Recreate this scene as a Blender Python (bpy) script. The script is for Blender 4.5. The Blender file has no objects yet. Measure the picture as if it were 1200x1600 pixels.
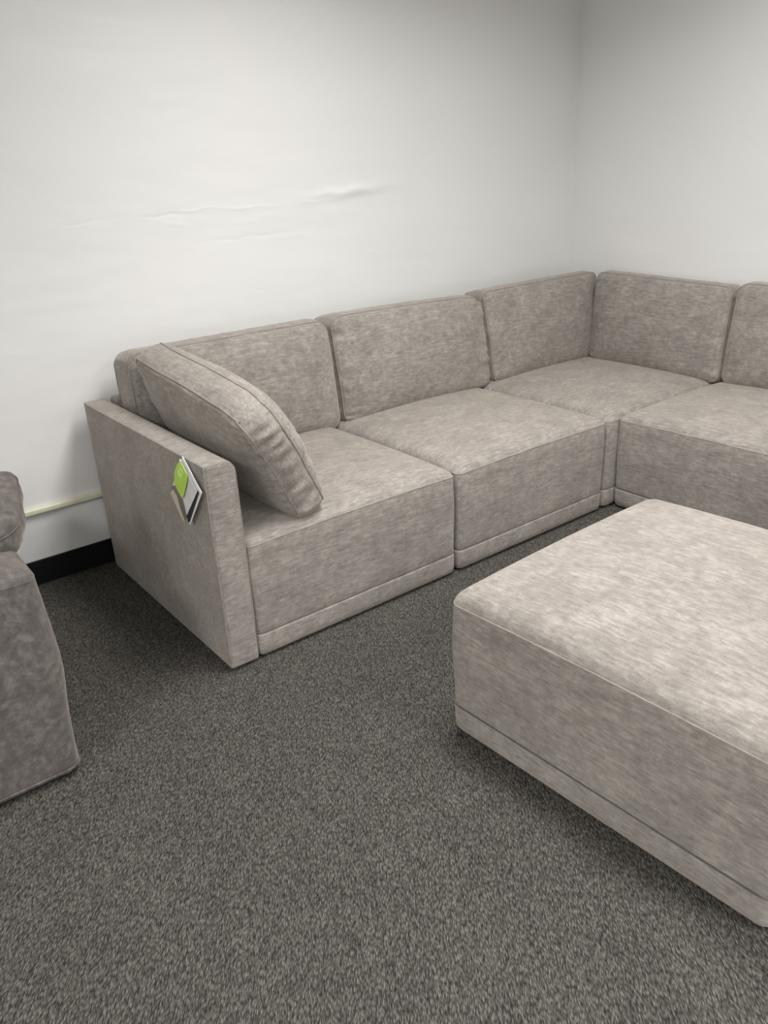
import bpy, math, random
from mathutils import Vector, Matrix, noise
S = bpy.context.scene
COL = S.collection
PI = math.pi
random.seed(4)

# ------------------------------------------------------------ materials
def new_mat(name):
    m = bpy.data.materials.new(name); m.use_nodes = True
    nt = m.node_tree; nt.nodes.clear()
    out = nt.nodes.new('ShaderNodeOutputMaterial'); b = nt.nodes.new('ShaderNodeBsdfPrincipled')
    nt.links.new(b.outputs[0], out.inputs[0])
    return m, nt, b
def srgb(r, g, b):
    f = lambda c: (c/255/12.92) if c/255 <= 0.04045 else ((c/255+0.055)/1.055)**2.4
    return (f(r), f(g), f(b), 1)
def coords(nt, scale=(1,1,1), rot=(0,0,0), kind='Object'):
    tc = nt.nodes.new('ShaderNodeTexCoord'); mp = nt.nodes.new('ShaderNodeMapping')
    mp.inputs['Scale'].default_value = scale; mp.inputs['Rotation'].default_value = rot
    nt.links.new(tc.outputs[kind], mp.inputs[0]); return mp.outputs[0]
def noise_tex(nt, vec, scale, detail=3, rough=.55, dist=0):
    n = nt.nodes.new('ShaderNodeTexNoise'); n.inputs['Scale'].default_value = scale
    n.inputs['Detail'].default_value = detail; n.inputs['Roughness'].default_value = rough
    n.inputs['Distortion'].default_value = dist
    nt.links.new(vec, n.inputs['Vector']); return n.outputs[0]
def mth(nt, op, a, b):
    n = nt.nodes.new('ShaderNodeMath'); n.operation = op
    for i, v in enumerate((a, b)):
        if isinstance(v, (int, float)): n.inputs[i].default_value = v
        else: nt.links.new(v, n.inputs[i])
    return n.outputs[0]
def ramp(nt, fac, stops):
    r = nt.nodes.new('ShaderNodeValToRGB'); nt.links.new(fac, r.inputs[0])
    e = r.color_ramp.elements
    while len(e) < len(stops): e.new(.5)
    for el, (p, c) in zip(e, stops): el.position = p; el.color = c
    return r.outputs[0]
def bump(nt, bsdf, h, strength, dist, prev=None):
    b = nt.nodes.new('ShaderNodeBump'); b.inputs['Strength'].default_value = strength
    b.inputs['Distance'].default_value = dist; nt.links.new(h, b.inputs['Height'])
    if prev: nt.links.new(prev, b.inputs['Normal'])
    nt.links.new(b.outputs[0], bsdf.inputs['Normal']); return b.outputs[0]

def fabric(name, dark, mid, light, streak=(14, 62, 62), blot=7.0, wB=.42, dist=0.6, bstr=.25):
    m, nt, b = new_mat(name)
    v = coords(nt)
    vs = coords(nt, streak)
    A = noise_tex(nt, v, blot, 4, .6, dist)
    B = noise_tex(nt, vs, 1.0, 4, .65, .3)
    C = noise_tex(nt, coords(nt, (170, 480, 480)), 1.0, 2, .6)
    f = mth(nt, 'ADD', mth(nt, 'MULTIPLY', A, .80-wB), mth(nt, 'MULTIPLY', B, wB))
    f = mth(nt, 'ADD', f, mth(nt, 'MULTIPLY', C, .20))
    D_ = noise_tex(nt, v, 48, 3, .6, .4)
    f = mth(nt, 'ADD', f, mth(nt, 'MULTIPLY', mth(nt, 'SUBTRACT', D_, .5), .27))
    c = ramp(nt, f, [(.36, dark), (.5, mid), (.63, light)])
    nt.links.new(c, b.inputs['Base Color'])
    b.inputs['Roughness'].default_value = .92
    b.inputs['Specular IOR Level'].default_value = .15
    b.inputs['Sheen Weight'].default_value = .4; b.inputs['Sheen Tint'].default_value = (.86,.77,.68,1)
    b.inputs['Sheen Roughness'].default_value = .5
    p = bump(nt, b, B, bstr, .004)
    bump(nt, b, C, .35, .0012, p)
    return m
FAB = fabric('taupe_chenille', srgb(117,112,107), srgb(140,134,128), srgb(164,158,151), (22, 120, 140), 9.0, .50)
FAB2 = fabric('velvet_grey_brown', srgb(76,71,68), srgb(94,89,86), srgb(118,113,109), (48,48,54), 17, .30, 1.6, .15)
PIPE = fabric('taupe_piping', srgb(122,116,110), srgb(140,134,128), srgb(156,150,143))

GROOVE_SHADE = fabric('groove_shade', srgb(78,73,69), srgb(94,89,84), srgb(108,102,96))  # darker fabric tone standing in for the shade inside the seam groove

def plain(name, col, rough=.5, spec=.5, metal=0):
    m, nt, b = new_mat(name)
    n = noise_tex(nt, coords(nt), 30, 2)
    c2 = tuple(min(1, x*1.06) for x in col[:3])+(1,); c1 = tuple(x*.94 for x in col[:3])+(1,)
    nt.links.new(ramp(nt, n, [(.3, c1), (.7, c2)]), b.inputs['Base Color'])
    b.inputs['Roughness'].default_value = rough; b.inputs['Specular IOR Level'].default_value = spec
    b.inputs['Metallic'].default_value = metal
    return m
BLACK = plain('black_vinyl', (.006,.0065,.008,1), .45, .3)
FOOT = plain('black_plastic', (.01,.01,.01,1), .6)
CREAM = plain('cream_plastic', srgb(226,226,200), .35)
CEIL = plain('ceiling_white', (.75,.75,.73,1), .9)
CARD = plain('white_card', (.82,.82,.82,1), .4)
GREEN = plain('lime_green_card', srgb(178,212,66), .35)
PALEG = plain('pale_green_print', srgb(226,240,176), .35)
INK = plain('dark_print', (.012,.012,.014,1), .4)
GREYC = plain('pale_grey_print', srgb(216,216,214), .35)
BROWN = plain('brown_print', srgb(112,102,96), .4)
BEIGE = plain('beige_print', srgb(196,186,168), .4)
STRING = plain('clear_string', (.5,.5,.48,1), .4)

def wall_mat():
    m, nt, b = new_mat('painted_wall')
    v = coords(nt)
    n = noise_tex(nt, v, .9, 3, .5)
    c = ramp(nt, n, [(.3, srgb(228,229,226)), (.5, srgb(231,231,229)), (.7, srgb(234,232,231))])
    nt.links.new(c, b.inputs['Base Color'])
    b.inputs['Roughness'].default_value = .42; b.inputs['Specular IOR Level'].default_value = .4
    o = noise_tex(nt, v, 160, 3, .6)
    p = bump(nt, b, o, .05, .002)
    w = noise_tex(nt, coords(nt, (1.2, 1.2, 4)), 1.6, 3, .5)
    bump(nt, b, w, .22, .03, p)
    return m
WALL = wall_mat()
def carpet_mat():
    m, nt, b = new_mat('loop_carpet')
    ang = math.radians(-37)      # yarn rows run across the room at a slant
    tc = nt.nodes.new('ShaderNodeTexCoord'); mr = nt.nodes.new('ShaderNodeMapping')
    mr.inputs['Rotation'].default_value = (0, 0, -ang)
    nt.links.new(tc.outputs['Object'], mr.inputs[0])
    ms = nt.nodes.new('ShaderNodeMapping'); ms.inputs['Scale'].default_value = (370, 98, 98)
    nt.links.new(mr.outputs[0], ms.inputs[0])
    wob = nt.nodes.new('ShaderNodeTexNoise'); wob.inputs['Scale'].default_value = .35; wob.inputs['Detail'].default_value = 2
    nt.links.new(ms.outputs[0], wob.inputs['Vector'])
    mx = nt.nodes.new('ShaderNodeMix'); mx.data_type = 'VECTOR'; mx.inputs[0].default_value = .5
    ad = nt.nodes.new('ShaderNodeVectorMath'); ad.operation = 'ADD'
    nt.links.new(ms.outputs[0], ad.inputs[0]); nt.links.new(wob.outputs['Color'], ad.inputs[1])
    vo = nt.nodes.new('ShaderNodeTexVoronoi'); vo.inputs['Scale'].default_value = 1.0
    nt.links.new(ad.outputs[0], vo.inputs['Vector'])
    hgt = mth(nt, 'SUBTRACT', 1.0, vo.outputs['Distance'])
    sp = nt.nodes.new('ShaderNodeSeparateColor'); nt.links.new(vo.outputs['Color'], sp.inputs[0])
    big = noise_tex(nt, coords(nt), 5, 4, .6)
    f = mth(nt, 'ADD', mth(nt, 'MULTIPLY', sp.outputs[0], .28), mth(nt, 'MULTIPLY', hgt, .70))
    f = mth(nt, 'ADD', f, mth(nt, 'MULTIPLY', mth(nt, 'SUBTRACT', big, .5), .10))
    c = ramp(nt, f, [(.25, srgb(46,44,41)), (.58, srgb(90,87,82)), (.95, srgb(140,135,127))])
    nt.links.new(c, b.inputs['Base Color'])
    b.inputs['Roughness'].default_value = .95; b.inputs['Specular IOR Level'].default_value = .1
    bump(nt, b, hgt, .9, .004)
    return m
CARPET = carpet_mat()

# ------------------------------------------------------------ object helpers
def link(name, verts, faces, mat, parent=None, smooth=True, sharp=None):
    me = bpy.data.meshes.new(name); me.from_pydata([tuple(v) for v in verts], [], faces); me.update()
    if smooth: me.polygons.foreach_set('use_smooth', [True]*len(me.polygons))
    me.materials.append(mat)
    import bmesh
    bm = bmesh.new(); bm.from_mesh(me); bmesh.ops.recalc_face_normals(bm, faces=bm.faces); bm.to_mesh(me); bm.free()
    if sharp: me.set_sharp_from_angle(angle=math.radians(sharp))
    o = bpy.data.objects.new(name, me); COL.objects.link(o)
    if parent: o.parent = parent
    return o
def thing(name, label, cat, loc=(0,0,0), rz=0, group=None):
    o = bpy.data.objects.new(name, None); COL.objects.link(o); o.empty_display_size = .1
    o.location = loc; o.rotation_euler = (0, 0, rz); o['label'] = label; o['category'] = cat
    if group: o['group'] = group
    return o
def tag(o, label, cat, group=None):
    o['label'] = label; o['category'] = cat
    if group: o['group'] = group
    return o
def struct(o): o['kind'] = 'structure'; return o

def tube(name, pts, r, mat, parent, closed=False, n=8):
    P = [Vector(p) for p in pts]; V = []; F = []; L = len(P)
    up = Vector((0,0,1))
    for i, p in enumerate(P):
        a = P[(i-1) % L] if (closed or i > 0) else P[i]
        c = P[(i+1) % L] if (closed or i < L-1) else P[i]
        t = (c-a)
        if t.length < 1e-9: t = Vector((1,0,0))
        t.normalize()
        if i == 0:
            ref = up if abs(t.dot(up)) < .9 else Vector((1,0,0))
            s = t.cross(ref).normalized()
        else: s = (s - t*s.dot(t)).normalized()
        w = s.cross(t)
        for k in range(n):
            th = 2*PI*k/n; V.append(p + r*(math.cos(th)*s + math.sin(th)*w))
    for i in range(L if closed else L-1):
        j = (i+1) % L
        for k in range(n):
            F.append((i*n+k, i*n+(k+1) % n, j*n+(k+1) % n, j*n+k))
    if not closed:
        F.append(tuple(range(n))[::-1]); F.append(tuple((L-1)*n+k for k in range(n)))
    return link(name, V, F, mat, parent)

def clus(n, k=.75):                       # samples in [-1,1], denser near the ends
    return [(1-k)*(-1+2*i/n) + k*math.sin(PI/2*(-1+2*i/n)) for i in range(n+1)]
def rrect(x, y, hx, hy, r):               # square-grid point -> rounded rectangle point
    if isinstance(r, tuple): r = r[(1 if x > 0 else 0) if y < 0 else (2 if x > 0 else 3)]
    ax, ay = abs(x)-(hx-r), abs(y)-(hy-r)
    if ax > 0 and ay > 0:
        a, b = ax/r, ay/r
        nx, ny = a*math.sqrt(max(0, 1-b*b/2)), b*math.sqrt(max(0, 1-a*a/2))
        return math.copysign(hx-r+r*nx, x), math.copysign(hy-r+r*ny, y)
    return x, y
def perim(nx, ny):
    idx = [(i, 0) for i in range(nx)] + [(nx, j) for j in range(ny)]
    idx += [(i, ny) for i in range(nx, 0, -1)] + [(0, j) for j in range(ny, 0, -1)]
    return idx
def n3(x, y, z): return noise.noise(Vector((x, y, z)))

def upholstered_block(parent, W, D, zh, crown, r=.028, z0=.0, hp=.089, seed=0, mat=FAB, names=('seat','base_band','piping'),
                      bulge=.004, p=2.6, bow=.006, nx=44, ny=44, xoff=0, yoff=0, pipe_mat=PIPE, wob=.0015, sideb=.15, roll=.024, rw=.06, shade_line=False):
    """foam block, local x 0..W, y 0..D; crowned top, welted rim, seam groove and lower band"""
    hx, hy = W/2, D/2; us, vs = clus(nx), clus(ny)
    cx, cy = hx+xoff, hy+yoff
    V = []; F = []
    rim = lambda u, v: zh + bow*((1-u*u)*(1 if abs(v) > .99 else 0) + (1-v*v)*(1 if abs(u) > .99 else 0))
    for j in range(ny+1):
        for i in range(nx+1):
            u, v = us[i], vs[j]; x, y = rrect(u*hx, v*hy, hx, hy, r)
            g = ((1-abs(u)**p)*(1-abs(v)**p))
            ed = bow*((1-u*u)*abs(v)**8 + (1-v*v)*abs(u)**8)
            du, dv = (1-abs(u))*hx, (1-abs(v))*hy
            q = lambda d: math.sqrt(max(0, 1-(1-min(d/rw, 1))**2))
            z = zh + crown*(max(0, g)**.8) + roll*q(du)*q(dv) + ed
            z += .004*g*n3(x*4+seed, y*4, 1.3) + .0012*g*n3(x*14+seed, y*14, 5.1)
            V.append((cx+x, cy+y, z))
    id_ = lambda i, j: j*(nx+1)+i
    for j in range(ny):
        for i in range(nx): F.append((id_(i,j), id_(i+1,j), id_(i+1,j+1), id_(i,j+1)))
    per = perim(nx, ny); PN = len(per)
    ring = [id_(*q) for q in per]
    # outward normals of the perimeter
    def outn(k):
        a = Vector(V[ring[k-1]]).xy; b = Vector(V[ring[(k+1) % PN]]).xy
        t = (b-a)
        if t.length < 1e-9: return Vector((0,0))
        t.normalize(); return Vector((t.y, -t.x))
    N = [outn(k) for k in range(PN)]
    base = [Vector(V[i]) for i in ring]
    prev = ring; nz = 12; ztop = zh-.004
    zlow = hp+.006
    for s in range(1, nz+1):
        t = s/nz; cur = []
        for k in range(PN):
            b = base[k]; z = b.z + (zlow-b.z)*t
            off = (bulge if abs(N[k].y) > .5 else bulge*sideb)*math.sin(PI*t**.75)**2 + wob*n3(b.x*7+seed, b.y*7, z*8)*math.sin(PI*t)
            if s == 1: z = b.z-.004; off = .0015
            if s == nz: off = 0
            cur.append(len(V)); V.append((b.x+N[k].x*off, b.y+N[k].y*off, z))
        for k in range(PN):
            F.append((prev[k], prev[(k+1) % PN], cur[(k+1) % PN], cur[k]))
        prev = cur
    for z_, off in ((hp+.0035, -.0010), (hp+.0022, -.010), (hp+.0003, -.014)):
        cur = []
        for k in range(PN):
            b = base[k]; cur.append(len(V)); V.append((b.x+N[k].x*off, b.y+N[k].y*off, z_))
        for k in range(PN):
            F.append((prev[k], prev[(k+1) % PN], cur[(k+1) % PN], cur[k]))
        prev = cur
    F.append(tuple(prev))
    o = link(names[0], V, F, mat, parent, sharp=60)
    # lower band
    V2 = []; F2 = []; prev = None
    prof = [(hp+.0001, -.014), (hp-.0004, -.008), (hp-.0010, -.0010), (hp-.004, .0012), (hp-.009, .0016), ((hp+z0)*.5, .001), (z0+.3*(hp-z0), .0005), (z0+.1*(hp-z0), -.002), (z0, -.008)]
    for z, off in prof:
        cur = []
        for k in range(PN):
            b = base[k]; cur.append(len(V2)); V2.append((b.x+N[k].x*off, b.y+N[k].y*off, z))
        if prev:
            for k in range(PN): F2.append((prev[k], prev[(k+1) % PN], cur[(k+1) % PN], cur[k]))
        else: F2.append(tuple(cur))
        prev = cur
    F2.append(tuple(prev))
    link(names[1], V2, F2, mat, parent, sharp=60)
    tube(names[2], [(b.x-n.x*.0005, b.y-n.y*.0005, b.z-.0015) for b, n in zip(base, N)], .0028, pipe_mat, parent, True, 6)
    if shade_line:
        tube('groove_shade_line', [(b.x+n.x*.0006, b.y+n.y*.0006, hp+.0012) for b, n in zip(base, N)], .0021, GROOVE_SHADE, parent, True, 6)  # added dark tube, paints the groove's shade as a thin line
    return o

def feet(parent, W, D, z, x0=0, y0=0, s=.05, inset=.06):
    for fx in (x0+inset, x0+W-inset-s):
        for fy in (y0+inset, y0+D-inset-s):
            rounded_box('foot', (fx, fy, 0), (fx+s, fy+s, z), .006, FOOT, parent, seg=2)

def rounded_box(name, lo, hi, r, mat, parent=None, seg=4, smooth=True):
    import bmesh
    bm = bmesh.new(); bmesh.ops.create_cube(bm, size=1)
    for v in bm.verts:
        v.co = Vector([(lo[i]+hi[i])/2 + v.co[i]*(hi[i]-lo[i]) for i in range(3)])
    bmesh.ops.bevel(bm, geom=bm.edges[:], offset=r, segments=seg, affect='EDGES', profile=.5)
    me = bpy.data.meshes.new(name); bm.to_mesh(me); bm.free()
    if smooth:
        me.polygons.foreach_set('use_smooth', [True]*len(me.polygons)); me.set_sharp_from_angle(angle=math.radians(40))
    me.materials.append(mat)
    o = bpy.data.objects.new(name, me); COL.objects.link(o)
    if parent: o.parent = parent
    return o

def padded_slab(name, lo, hi, axis, radii, mat, parent, n=30, seed=0):
    """slab whose cross-section (in the plane normal to `axis`, 'y' or 'x') has its own radius on each top corner
       radii = (radius at low side, radius at high side)"""
    r1, r2 = radii; rb = .006
    a = 0 if axis == 'y' else 1; l = 1 if axis == 'y' else 0
    prof = []
    def arc(cx, cz, r, t0, t1, k=7):
        for i in range(k+1):
            t = t0+(t1-t0)*i/k; prof.append((cx+r*math.cos(t), cz+r*math.sin(t)))
    arc(lo[a]+r1, hi[2]-r1, r1, PI, PI/2)
    arc(hi[a]-r2, hi[2]-r2, r2, PI/2, 0)
    for i in range(1, 16): prof.append((hi[a], hi[2]-r2+(lo[2]+rb-hi[2]+r2)*i/16))
    arc(hi[a]-rb, lo[2]+rb, rb, 0, -PI/2, 3)
    arc(lo[a]+rb, lo[2]+rb, rb, -PI/2, -PI, 3)
    for i in range(1, 16): prof.append((lo[a], lo[2]+rb+(hi[2]-r1-lo[2]-rb)*i/16))
    V = []; F = []; ca = (lo[a]+hi[a])/2; cz = (lo[2]+hi[2])/2; M = len(prof)
    ls = [0, .001, .004, .010] + [ .010+(hi[l]-lo[l]-.020)*k/n for k in range(1, n)] + [hi[l]-lo[l]-.010, hi[l]-lo[l]-.004, hi[l]-lo[l]-.001, hi[l]-lo[l]]
    ins = {0: .010, 1: .006, 2: .002, 3: 0}; K = len(ls)
    for q, d in enumerate(ls):
        s = ins.get(min(q, K-1-q), 0); t = d/(hi[l]-lo[l])
        for (pa, pz) in prof:
            pa2 = pa + (ca-pa)/max(.01, abs(ca-pa))*min(s, abs(ca-pa))
            pz2 = pz + (cz-pz)/max(.01, abs(cz-pz))*min(s, abs(cz-pz))
            w = math.sin(PI*t)**.5*math.sin(PI*min(1, max(0, (pz-lo[2])/(hi[2]-lo[2]))))
            side = 1 if pa > ca else -1
            pa2 += side*w*(.003+.0025*n3(d*5+seed, pz*5, side*3.3))
            V.append((pa2, lo[l]+d, pz2) if axis == 'y' else (lo[l]+d, pa2, pz2))
    for q in range(K-1):
        for k in range(M): F.append((q*M+k, q*M+(k+1) % M, (q+1)*M+(k+1) % M, (q+1)*M+k))
    F.append(tuple(range(M))); F.append(tuple((K-1)*M+k for k in range(M)))
    return link(name, V, F, mat, parent, sharp=60)

def cushion(name, label, cat, BL, BR, TR, TL, T, bf=.05, bb=.02, r=.055, seed=0, group=None, mat=FAB, flip=1,
            sag=.0, wr=.0035, nx=64, ny=44, piping=True, pipe_mat=PIPE, pr=.0026, topbow=.0, wrside=(1,1), Tv=None):
    """boxed cushion: corners of the welted front panel, seen from its front; depth T goes backwards"""
    BL, BR, TR, TL = map(Vector, (BL, BR, TR, TL))
    C = (BL+BR+TR+TL)/4
    ex = ((BR-BL)+(TR-TL)).normalized(); ez = ((TL-BL)+(TR-BR)); ez = (ez-ex*ez.dot(ex)).normalized()
    en = ex.cross(ez)*-1 if False else ez.cross(ex)*-1   # toward the viewer
    en = ex.cross(ez)
    en = en*flip
    W = ((BR-BL).length+(TR-TL).length)/2; H = ((TL-BL).length+(TR-BR).length)/2
    M = Matrix((ex, en*-1, ez)).transposed().to_4x4(); M.translation = (BL+BR)/2
    Mi = M.inverted()
    us, vs = clus(nx, .8), clus(ny, .8)
    hx, hy = W/2, H/2
    def base_pt(u, v):
        x, y = rrect(u*hx, v*hy, hx, hy, r); a, b = (x/hx+1)/2, (y/hy+1)/2
        P = BL*(1-a)*(1-b)+BR*a*(1-b)+TR*a*b+TL*(1-a)*b
        P = P - ez*(.006*(1-(2*b-1)**2)*0) 
        P = P + ez*topbow*(1-(2*a-1)**2)*b - ez*sag*(1-(2*a-1)**2)*(1-b)
        # the rim pulls inward a little between the corners
        pull = .006*n3(a*3+seed, b*3, 7.7)
        P = P + en*pull
        return P
    per = perim(nx, ny); PN = len(per); V = []; F = []
    Tv = Tv or (T, T, T, T)
    def panel(sign, B, back):
        st = len(V)
        for j in range(ny+1):
            for i in range(nx+1):
                u, v = us[i], vs[j]; P = base_pt(u, v)
                g = max(0, (1-abs(u)**3.0)*(1-abs(v)**2.6))
                d = B*g**.5
                # gathers near the seams
                eu, ev = 1-abs(u), 1-abs(v)
                wu = math.exp(-eu*hx/.045)*(1-math.exp(-eu*hx/.006))*wrside[0]; wv = math.exp(-ev*hy/.035)*(1-math.exp(-ev*hy/.006))*wrside[1]
                d += wr*3.4*wu*n3(u*2+seed, v*hy*40, 2.2+seed) + wr*.9*wv*n3(u*hx*26, v*2, 9.1+seed)
                d += .006*g*n3(u*hx*5+seed, v*hy*6, 3.3) + .002*g*n3(u*hx*16+seed, v*hy*18, 4.3)
                a_, b_ = (u+1)/2, (v+1)/2
                depth = back*(Tv[0]*(1-a_)*(1-b_)+Tv[1]*a_*(1-b_)+Tv[2]*a_*b_+Tv[3]*(1-a_)*b_)
                V.append(P - en*depth + en*sign*d)
        return st
    a0 = panel(1, bf, 0); b0 = panel(-1, bb, 1)
    idf = lambda s, i, j: s+j*(nx+1)+i
    for s, rev in ((a0, 0), (b0, 1)):
        for j in range(ny):
            for i in range(nx):
                q = (idf(s,i,j), idf(s,i+1,j), idf(s,i+1,j+1), idf(s,i,j+1)); F.append(q[::-1] if rev else q)
    fr = [idf(a0, *q) for q in per]; bk = [idf(b0, *q) for q in per]
    FP = [Vector(V[i]) for i in fr]
    arc = [0]
    for k in range(1, PN): arc.append(arc[-1]+(FP[k]-FP[k-1]).length)
    def outn(k):
        t = (FP[(k+1) % PN]-FP[k-1]); t.normalize(); return t.cross(en)
    ON = [outn(k) for k in range(PN)]
    ns = 10; prev = fr
    for s in range(1, ns+1):
        t = s/ns
        if s < ns:
            cur = []
            for k in range(PN):
                P = FP[k]*(1-t) + Vector(V[bk[k]])*t
                d = .012*math.sin(PI*t)**.7 + wr*(1.9 if abs(ON[k].dot(ex)) > .8 else .55)*math.sin(PI*t)**.6*n3(arc[k]*42+seed, t*1.2, seed*1.7)
                cur.append(len(V)); V.append(P + ON[k]*d)
        else: cur = bk
        for k in range(PN): F.append((prev[k], prev[(k+1) % PN], cur[(k+1) % PN], cur[k]))
        prev = cur
    BP = [Vector(V[i]) for i in bk]
    o = thing(name, label, cat, group=group); o.matrix_world = M
    loc = [Mi @ Vector(v) for v in V]
    link('cushion_cover', loc, F, mat, o)
    if piping:
        tube('front_piping', [Mi @ (P+ON[k]*.001+en*.001) for k, P in enumerate(FP)], pr, pipe_mat, o, True, 6)
        tube('rear_piping', [Mi @ (P+ON[k]*.001-en*.001) for k, P in enumerate(BP)], pr, pipe_mat, o, True, 6)
    return o

# ------------------------------------------------------------ the room
YW, XW, ZC = 1.055, 2.826, 2.62
XL, YF = -3.8, -7.2
def quad(name, pts, mat): return struct(link(name, pts, [(0,1,2,3)], mat, smooth=False))
def slab(name, lo, hi, mat): return struct(rounded_box(name, lo, hi, .0005, mat, seg=1, smooth=False))
slab('floor', (XL-.1, YF-.1, -.08), (XW+.1, YW+.1, 0), CARPET)
slab('ceiling', (XL-.1, YF-.1, ZC), (XW+.1, YW+.1, ZC+.08), CEIL)
slab('wall_right', (XW, YF, 0), (XW+.1, YW+.1, ZC), WALL)
slab('wall_left', (XL-.1, YF, 0), (XL, YW+.1, ZC), WALL)
slab('wall_front', (XL-.1, YF-.1, 0), (XW+.1, YF, ZC), WALL)
# back wall with its dents and creases
dents = [ # x, z, half length, half height, height (m, + towards the room), slope dz/dx, curve
    (1.32,1.345,.20,.022,.0140,.070), (1.18,1.330,.10,.010,-.0030,.02),
    (.82,1.311,.13,.0055,.0022,.0), (.60,1.318,.07,.005,.0022,.03),
    (.45,1.306,.10,.005,-.0026,.0), (.15,1.303,.09,.006,-.0018,.02), (.30,1.303,.06,.006,.0012,.02),
    (.50,1.270,.06,.008,.0016,-.25), (.78,1.200,.18,.007,-.0020,.02), (1.02,1.185,.10,.008,.0010,-.03),
    (.85,1.265,.12,.012,.0016,.05), (1.02,1.40,.16,.012,.0012,.10), (1.45,1.09,.035,.004,-.0016,-.35),
    (.83,.985,.02,.004,-.0016,-.3), (1.85,1.27,.30,.010,.0008,.02), (1.95,1.13,.18,.010,-.0008,.05), (.50,1.34,.05,.006,.0012,.2),
]
def wall_back():
    def axis(lo, hi, fl, fh, coarse, fine):
        v = [lo]
        while v[-1] < hi-1e-6:
            s = fine if fl <= v[-1] < fh else coarse
            v.append(min(hi, v[-1]+s))
        return v
    xs = axis(XL, XW, -.1, 2.3, .08, .010); zs = axis(0, ZC, .94, 1.46, .06, .0032)
    V = []; F = []
    for z in zs:
        for x in xs:
            d = 0
            for (dx, dz, a, b, h, sl) in dents:
                e1 = (x-dx)/a; e2 = (z-dz-sl*(x-dx)-.004*math.sin((x-dx)*40))/b
                q = e1*e1+e2*e2
                if q < 9: d += .5*h*math.exp(-q)
            V.append((x, YW-d, z))
    nx = len(xs)
    for j in range(len(zs)-1):
        for i in range(nx-1): F.append((j*nx+i, j*nx+i+1, (j+1)*nx+i+1, (j+1)*nx+i))
    k = len(V)
    V += [(XL, YW+.1, 0), (XW, YW+.1, 0), (XW, YW+.1, ZC), (XL, YW+.1, ZC)]
    F.append((k, k+3, k+2, k+1))
    return struct(link('wall_back', V, F, WALL))
wall_back()
slab('baseboard_back', (XL, YW-.008, 0), (XW-.001, YW+.002, .10), BLACK)
slab('baseboard_right', (XW-.008, YF, 0), (XW+.002, YW-.01, .10), BLACK)
struct(rounded_box('trim_1', (XL, YW-.020, .288), (1.75, YW+.001, .311), .005, CREAM, seg=3))

# ------------------------------------------------------------ sectional sofa
G = 'seat modules of the taupe sectional'
X1, MW, X2, DP, HA, HS = .099, .868, 1.8985, .99, .688, .400
FZ = .010
x_b = X1+MW; x_c = X1+2*MW

def back_frame(parent, lo, hi, axis, seed):
    padded_slab('back_frame', lo, hi, axis, (.014, .014), FAB, parent, seed=seed)

# module with the arm
m1 = thing('sofa_module', 'taupe end seat of the sectional with a tall flat left arm', 'sofa', (0,0,0), 0)
upholstered_block(m1, MW-.009, DP-.075, HS, .034, z0=FZ, seed=1.5, xoff=X1+.001)
padded_slab('arm', (0, -.002, FZ), (X1-.001, DP, HA), 'y', (.007, .034), FAB, m1, seed=2)
tube('arm_piping', [(.001, DP-.01, HA-.004)]+[(.0005, DP-.02-(DP-.02)*i/20, HA-.0035) for i in range(21)]
     + [(.0005, .003, HA-.02-(HA-.05)*i/20) for i in range(21)], .0028, PIPE, m1, n=6)
pts = [(.003, .001, HA-.006)]
for i in range(9):
    t = PI/2*(1-i/8); pts.append((X1-.001-.034+.034*math.cos(t)-.001, .0035, HA-.034+.034*math.sin(t)-.003))
tube('arm_piping', pts+[(X1-.002, .002, HA-.05-i*.06) for i in range(10)], .0022, PIPE, m1, n=6)
back_frame(m1, (X1+.001, DP-.072, FZ), (x_b-.004, DP, HA+.004), 'x', 3)
feet(m1, .84, .85, FZ+.002, .05, .03)

m2 = thing('sofa_module', 'taupe armless middle seat of the sectional, between arm seat and corner seat', 'sofa', (x_b,0,0), 0)
upholstered_block(m2, MW-.009, DP-.075, HS, .034, z0=FZ, seed=8.5, xoff=.0045)
back_frame(m2, (.002, DP-.072, FZ), (MW-.002, DP, HA+.004), 'x', 5)
feet(m2, .84, .85, FZ+.002, .01, .03)

CW = XW-.008-x_c
m3 = thing('sofa_module', 'taupe square corner seat of the sectional in the room corner', 'sofa', (x_c,0,0), 0)
upholstered_block(m3, CW-.075, DP-.075, HS, .034, z0=FZ, seed=15.5, xoff=.002, yoff=.0)
back_frame(m3, (.002, DP-.072, FZ), (CW-.074, DP, HA+.004), 'x', 7)
padded_slab('back_frame', (CW-.072, .0, FZ), (CW, DP, HA+.004), 'y', (.014, .014), FAB, m3, seed=9)
feet(m3, CW-.03, .85, FZ+.002, .01, .03)

DR = XW-.008-X2
m4 = thing('sofa_module', 'taupe armless seat of the sectional at the right, cut by the photo edge', 'sofa', (X2,0,0), -PI/2)
upholstered_block(m4, MW-.009, DR-.075, HS, .034, z0=FZ, seed=22.5, xoff=.003)
back_frame(m4, (.003, DR-.072, FZ), (MW-.002, DR, HA+.004), 'x', 11)
feet(m4, .84, .8, FZ+.002, .01, .03)

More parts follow.
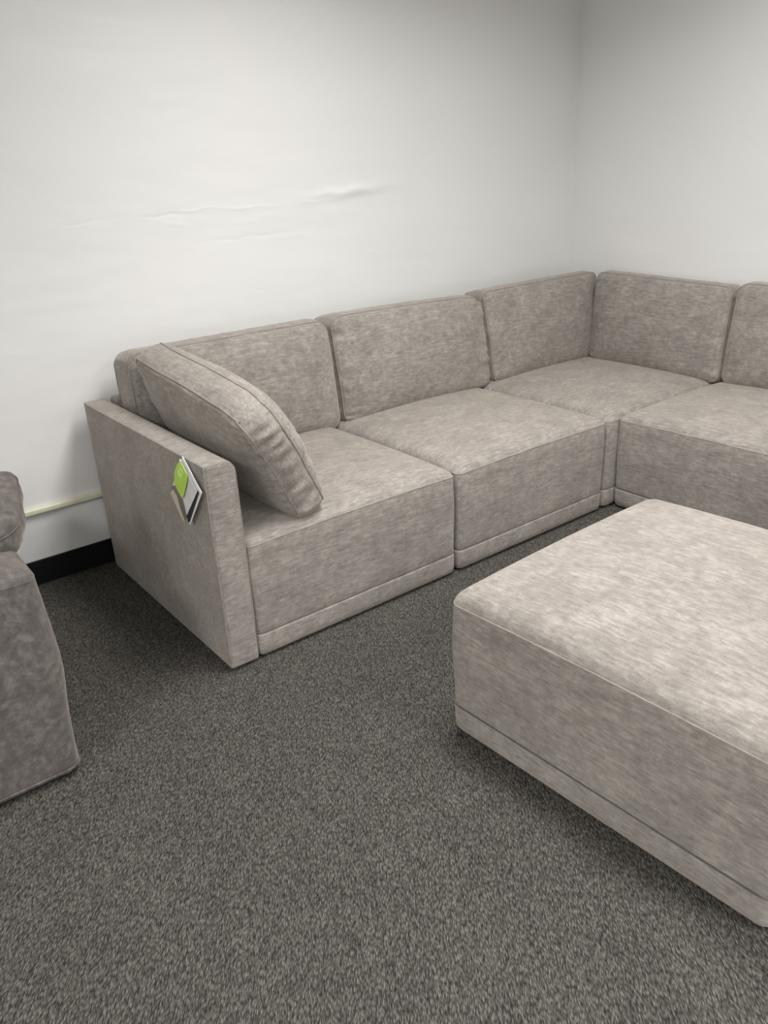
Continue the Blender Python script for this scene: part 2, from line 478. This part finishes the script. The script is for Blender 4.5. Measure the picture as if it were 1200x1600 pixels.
# back cushions
GC = None
cushion('back_cushion', 'taupe back cushion at the arm end of the sofa, partly behind the leaning cushion', 'cushion',
        (.118,.755,.432), (.985,.748,.420), (.975,.795,.868), (.125,.795,.866), .145, bf=.062, seed=1, r=.05, sag=.0, wrside=(.5,.6))
cushion('back_cushion', 'taupe back cushion on the middle armless seat, with gathers down its left seam', 'cushion',
        (1.012,.748,.420), (1.885,.742,.430), (1.862,.795,.852), (1.000,.800,.872), .145, bf=.062, seed=2, r=.045, topbow=.006, wrside=(2.4,1))
cushion('back_cushion', 'taupe back cushion in the corner, on the back wall side', 'cushion',
        (1.915,.742,.430), (2.690,.745,.432), (2.722,.790,.872), (1.888,.800,.866), .140, bf=.055, seed=3, r=.04, wrside=(1,1))
cushion('back_cushion', 'taupe back cushion of the corner seat, on the right wall side', 'cushion',
        (2.615,.722,.432), (2.610,-.032,.428), (2.665,-.022,.858), (2.665,.735,.880), .135, bf=.055, seed=4, r=.04, wrside=(1.4,1))
cushion('back_cushion', 'taupe back cushion cut off by the right edge of the photo', 'cushion',
        (2.610,-.048,.428), (2.610,-.900,.428), (2.665,-.895,.870), (2.665,-.050,.880), .135, bf=.062, seed=5, r=.05)
# cushion leaning on the arm : welted panel facing the arm is the "back" one
T = .098
of_, ot_, ob_, obb = Vector((.315,.020,.420)), Vector((.125,-.010,.800)), Vector((.125,.735,.868)), Vector((.270,.735,.440))
nn = ((ob_-ot_).cross(ot_-of_)).normalized()
if nn.x < 0: nn = -nn
cushion('arm_cushion', 'taupe boxed cushion leaning against the left arm, tipped toward the seat', 'cushion',
        of_+nn*T, obb+nn*T, ob_+nn*T, ot_+nn*T, T, bf=.085, bb=.045, seed=6, r=(.022,.05,.05,.115), wr=.006, wrside=(.8,.5), nx=96, ny=64)

# ------------------------------------------------------------ ottoman
OX, OY, OYAW, OW, OD = .329, -.649, .034, .900, .892
ot = thing('ottoman', 'large taupe square ottoman on the carpet in front of the sectional', 'ottoman', (OX, OY, 0), OYAW-PI/2)
upholstered_block(ot, OD, OW, HS, .034, shade_line=True, sideb=1, roll=.036, rw=.055, z0=FZ, seed=31.5, r=.035, bulge=.007, bow=.006, nx=56, ny=56)
feet(ot, OD, OW, FZ+.002)

# ------------------------------------------------------------ armchair at the left edge
AX, AY = -.515, -.140
ac = thing('armchair', 'darker grey-brown velvety armchair, mostly cut off by the left photo edge', 'armchair', (AX, AY, 0), 0)
upholstered_block(ac, .30, .86, .578, .034, r=.04, z0=.028, hp=.031, seed=41, mat=FAB2, pipe_mat=FAB2, bulge=.016, bow=.004,
                  names=('arm','arm_base','arm_seam'), xoff=-.30, sideb=1, p=2.2, wob=.004)
rounded_box('plinth', (-1.18, .02, 0), (-.02, .84, .030), .004, FOOT, ac, seg=2)
upholstered_block(ac, .60, .70, .42, .03, z0=.028, hp=.05, seed=47, mat=FAB2, pipe_mat=FAB2, xoff=-.905, yoff=.02, names=('seat','seat_base','seat_seam'))
upholstered_block(ac, .28, .86, .578, .03, z0=.028, hp=.031, seed=49, mat=FAB2, pipe_mat=FAB2, xoff=-1.19, names=('arm','arm_base','arm_seam'))
padded_slab('back_frame', (-.90, .73, .03), (-.305, .86, .60), 'x', (.03, .03), FAB2, ac, seed=13)
cushion('throw_pillow', 'puffy grey-brown pillow resting on the armchair arm at the left edge', 'pillow',
        (-.84,-.04,.655), (-.495,.0,.640), (-.425,.26,.720), (-.84,.24,.79), .08, bf=.04, bb=.04, seed=9, r=(.06,.09,.05,.06), mat=FAB2,
        pipe_mat=FAB2, pr=.002, wr=.005, nx=40, ny=32)

# ------------------------------------------------------------ hang tag on the arm
ht = thing('hang_tag', 'white and lime green paper hang tags pinned to the outside of the sofa arm', 'tag', (-.010, .103, .694))
def card(name, pts, x0, th, mat, parent, tilt=0):
    O = Vector((-.010, .103, .694)); V = []; n = len(pts)
    for off in (x0, x0-th):
        for (y, z) in pts:
            V.append(Vector((off - tilt*(.694-z), y-O.y, z-O.z)))
    F = [tuple(range(n)), tuple(range(2*n-1, n-1, -1))] + [(k, (k+1) % n, n+(k+1) % n, n+k) for k in range(n)]
    return link(name, V, F, mat, parent, smooth=False)
white = [(.100,.699), (-.004,.616), (.105,.483), (.213,.554)]
card('backing_card', white, -.003, .0012, CARD, ht, .03)
def shrink(p, f):
    c = (sum(a for a, b in p)/len(p), sum(b for a, b in p)/len(p)); return [(c[0]+(a-c[0])*f, c[1]+(b-c[1])*f) for a, b in p]
card('black_border', [(.012,.611),(.022,.617),(.119,.512),(.117,.488),(.104,.492)], -.0048, .0006, INK, ht, .03)
card('booklet', [(.112,.688), (.058,.648), (.020,.613), (.112,.513), (.190,.585)], -.0062, .0020, GREYC, ht, .03)
card('photo_print', [(.190,.585), (.160,.594), (.126,.561), (.112,.513), (.128,.488), (.211,.556)], -.0086, .0007, BROWN, ht, .03)
card('photo_highlight', [(.188,.574), (.165,.560), (.150,.520), (.128,.488), (.145,.486), (.211,.556)], -.0095, .0005, BEIGE, ht, .03)
green = [(.104,.684), (.127,.670), (.152,.640), (.161,.606), (.150,.590), (.122,.571), (.112,.568), (.103,.580), (.078,.617), (.064,.646), (.068,.658), (.085,.672)]
gt = card('green_tag', green, -.0100, .0012, GREEN, ht, .06)
gt['label'] = 'lime green leaf-shaped paper tag'
ring = []
for k in range(18):
    t = 2*PI*k/18; c, s = math.cos(t), math.sin(t)
    ring.append(Vector((-.0129-.06*(.694-(.650+.014*s)) + .0006, .105+.0135*c-.004*s-.103, .650+.014*s-.694)))
tube('emblem', ring, .0012, PALEG, gt, True, 6)
tube('emblem', [Vector((-.0152, .105-.103+a, .650-.694+b)) for a, b in ((-.007,-.004),(.0,-.006),(.006,0),(.002,.007),(-.004,.006),(.001,.0))], .0012, PALEG, gt, False, 6)
tube('string', [(.006,.004,-.0135),(-.003,.0,-.003),(-.008,-.002,-.010),(-.012,.0,-.020)], .0007, STRING, ht, False, 6)

# ------------------------------------------------------------ lights: recessed troffers in the ceiling
def troffer(x, y, e, sx=.55, sy=1.15, col=(1,.992,.983), spread=152):
    L = bpy.data.lights.new('ceiling_troffer', 'AREA'); L.shape = 'RECTANGLE'; L.size = sx; L.size_y = sy
    L.energy = e; L.color = col; L.spread = math.radians(spread)
    o = bpy.data.objects.new('ceiling_troffer', L); COL.objects.link(o); o.location = (x, y, ZC-.01)
    return o
for tx, ty, te in ((.72,-.50,37), (1.95,-.75,11), (-2.9,-1.7,72), (.95,-3.3,60), (-1.4,-4.1,56), (-3.0,-4.1,50), (.95,-5.8,40), (-1.7,-5.8,40)):
    troffer(tx, ty, te*1.2)
W = bpy.data.worlds.new('world'); S.world = W; W.use_nodes = True
W.node_tree.nodes['Background'].inputs[0].default_value = (.9,.92,1,1); W.node_tree.nodes['Background'].inputs[1].default_value = .05

# ------------------------------------------------------------ camera (solved from the photograph's straight edges)
cam = bpy.data.cameras.new('camera'); co = bpy.data.objects.new('camera', cam); COL.objects.link(co)
yaw, pitch, roll, f = -.6473, -.4088, -.0509, 1238.1
cy, sy, cp, sp = math.cos(yaw), math.sin(yaw), math.cos(pitch), math.sin(pitch)
fw = Vector((-sy*cp, cy*cp, sp)); rt = Vector((cy, sy, 0)); up = rt.cross(fw)
c, s = math.cos(roll), math.sin(roll)
r_ = c*rt+s*up; u_ = -s*rt+c*up
M = Matrix((r_, u_, -fw)).transposed().to_4x4(); M.translation = (-.8646, -1.9721, 1.4305)
co.matrix_world = M
cam.sensor_fit = 'VERTICAL'; cam.sensor_height = 36; cam.lens = 36*f/1600
cam.clip_start = .05
S.camera = co
S.view_settings.view_transform = 'Standard'; S.view_settings.look = 'None'
S.view_settings.exposure = -0.06; S.view_settings.gamma = 1; S.view_settings.use_curve_mapping = False
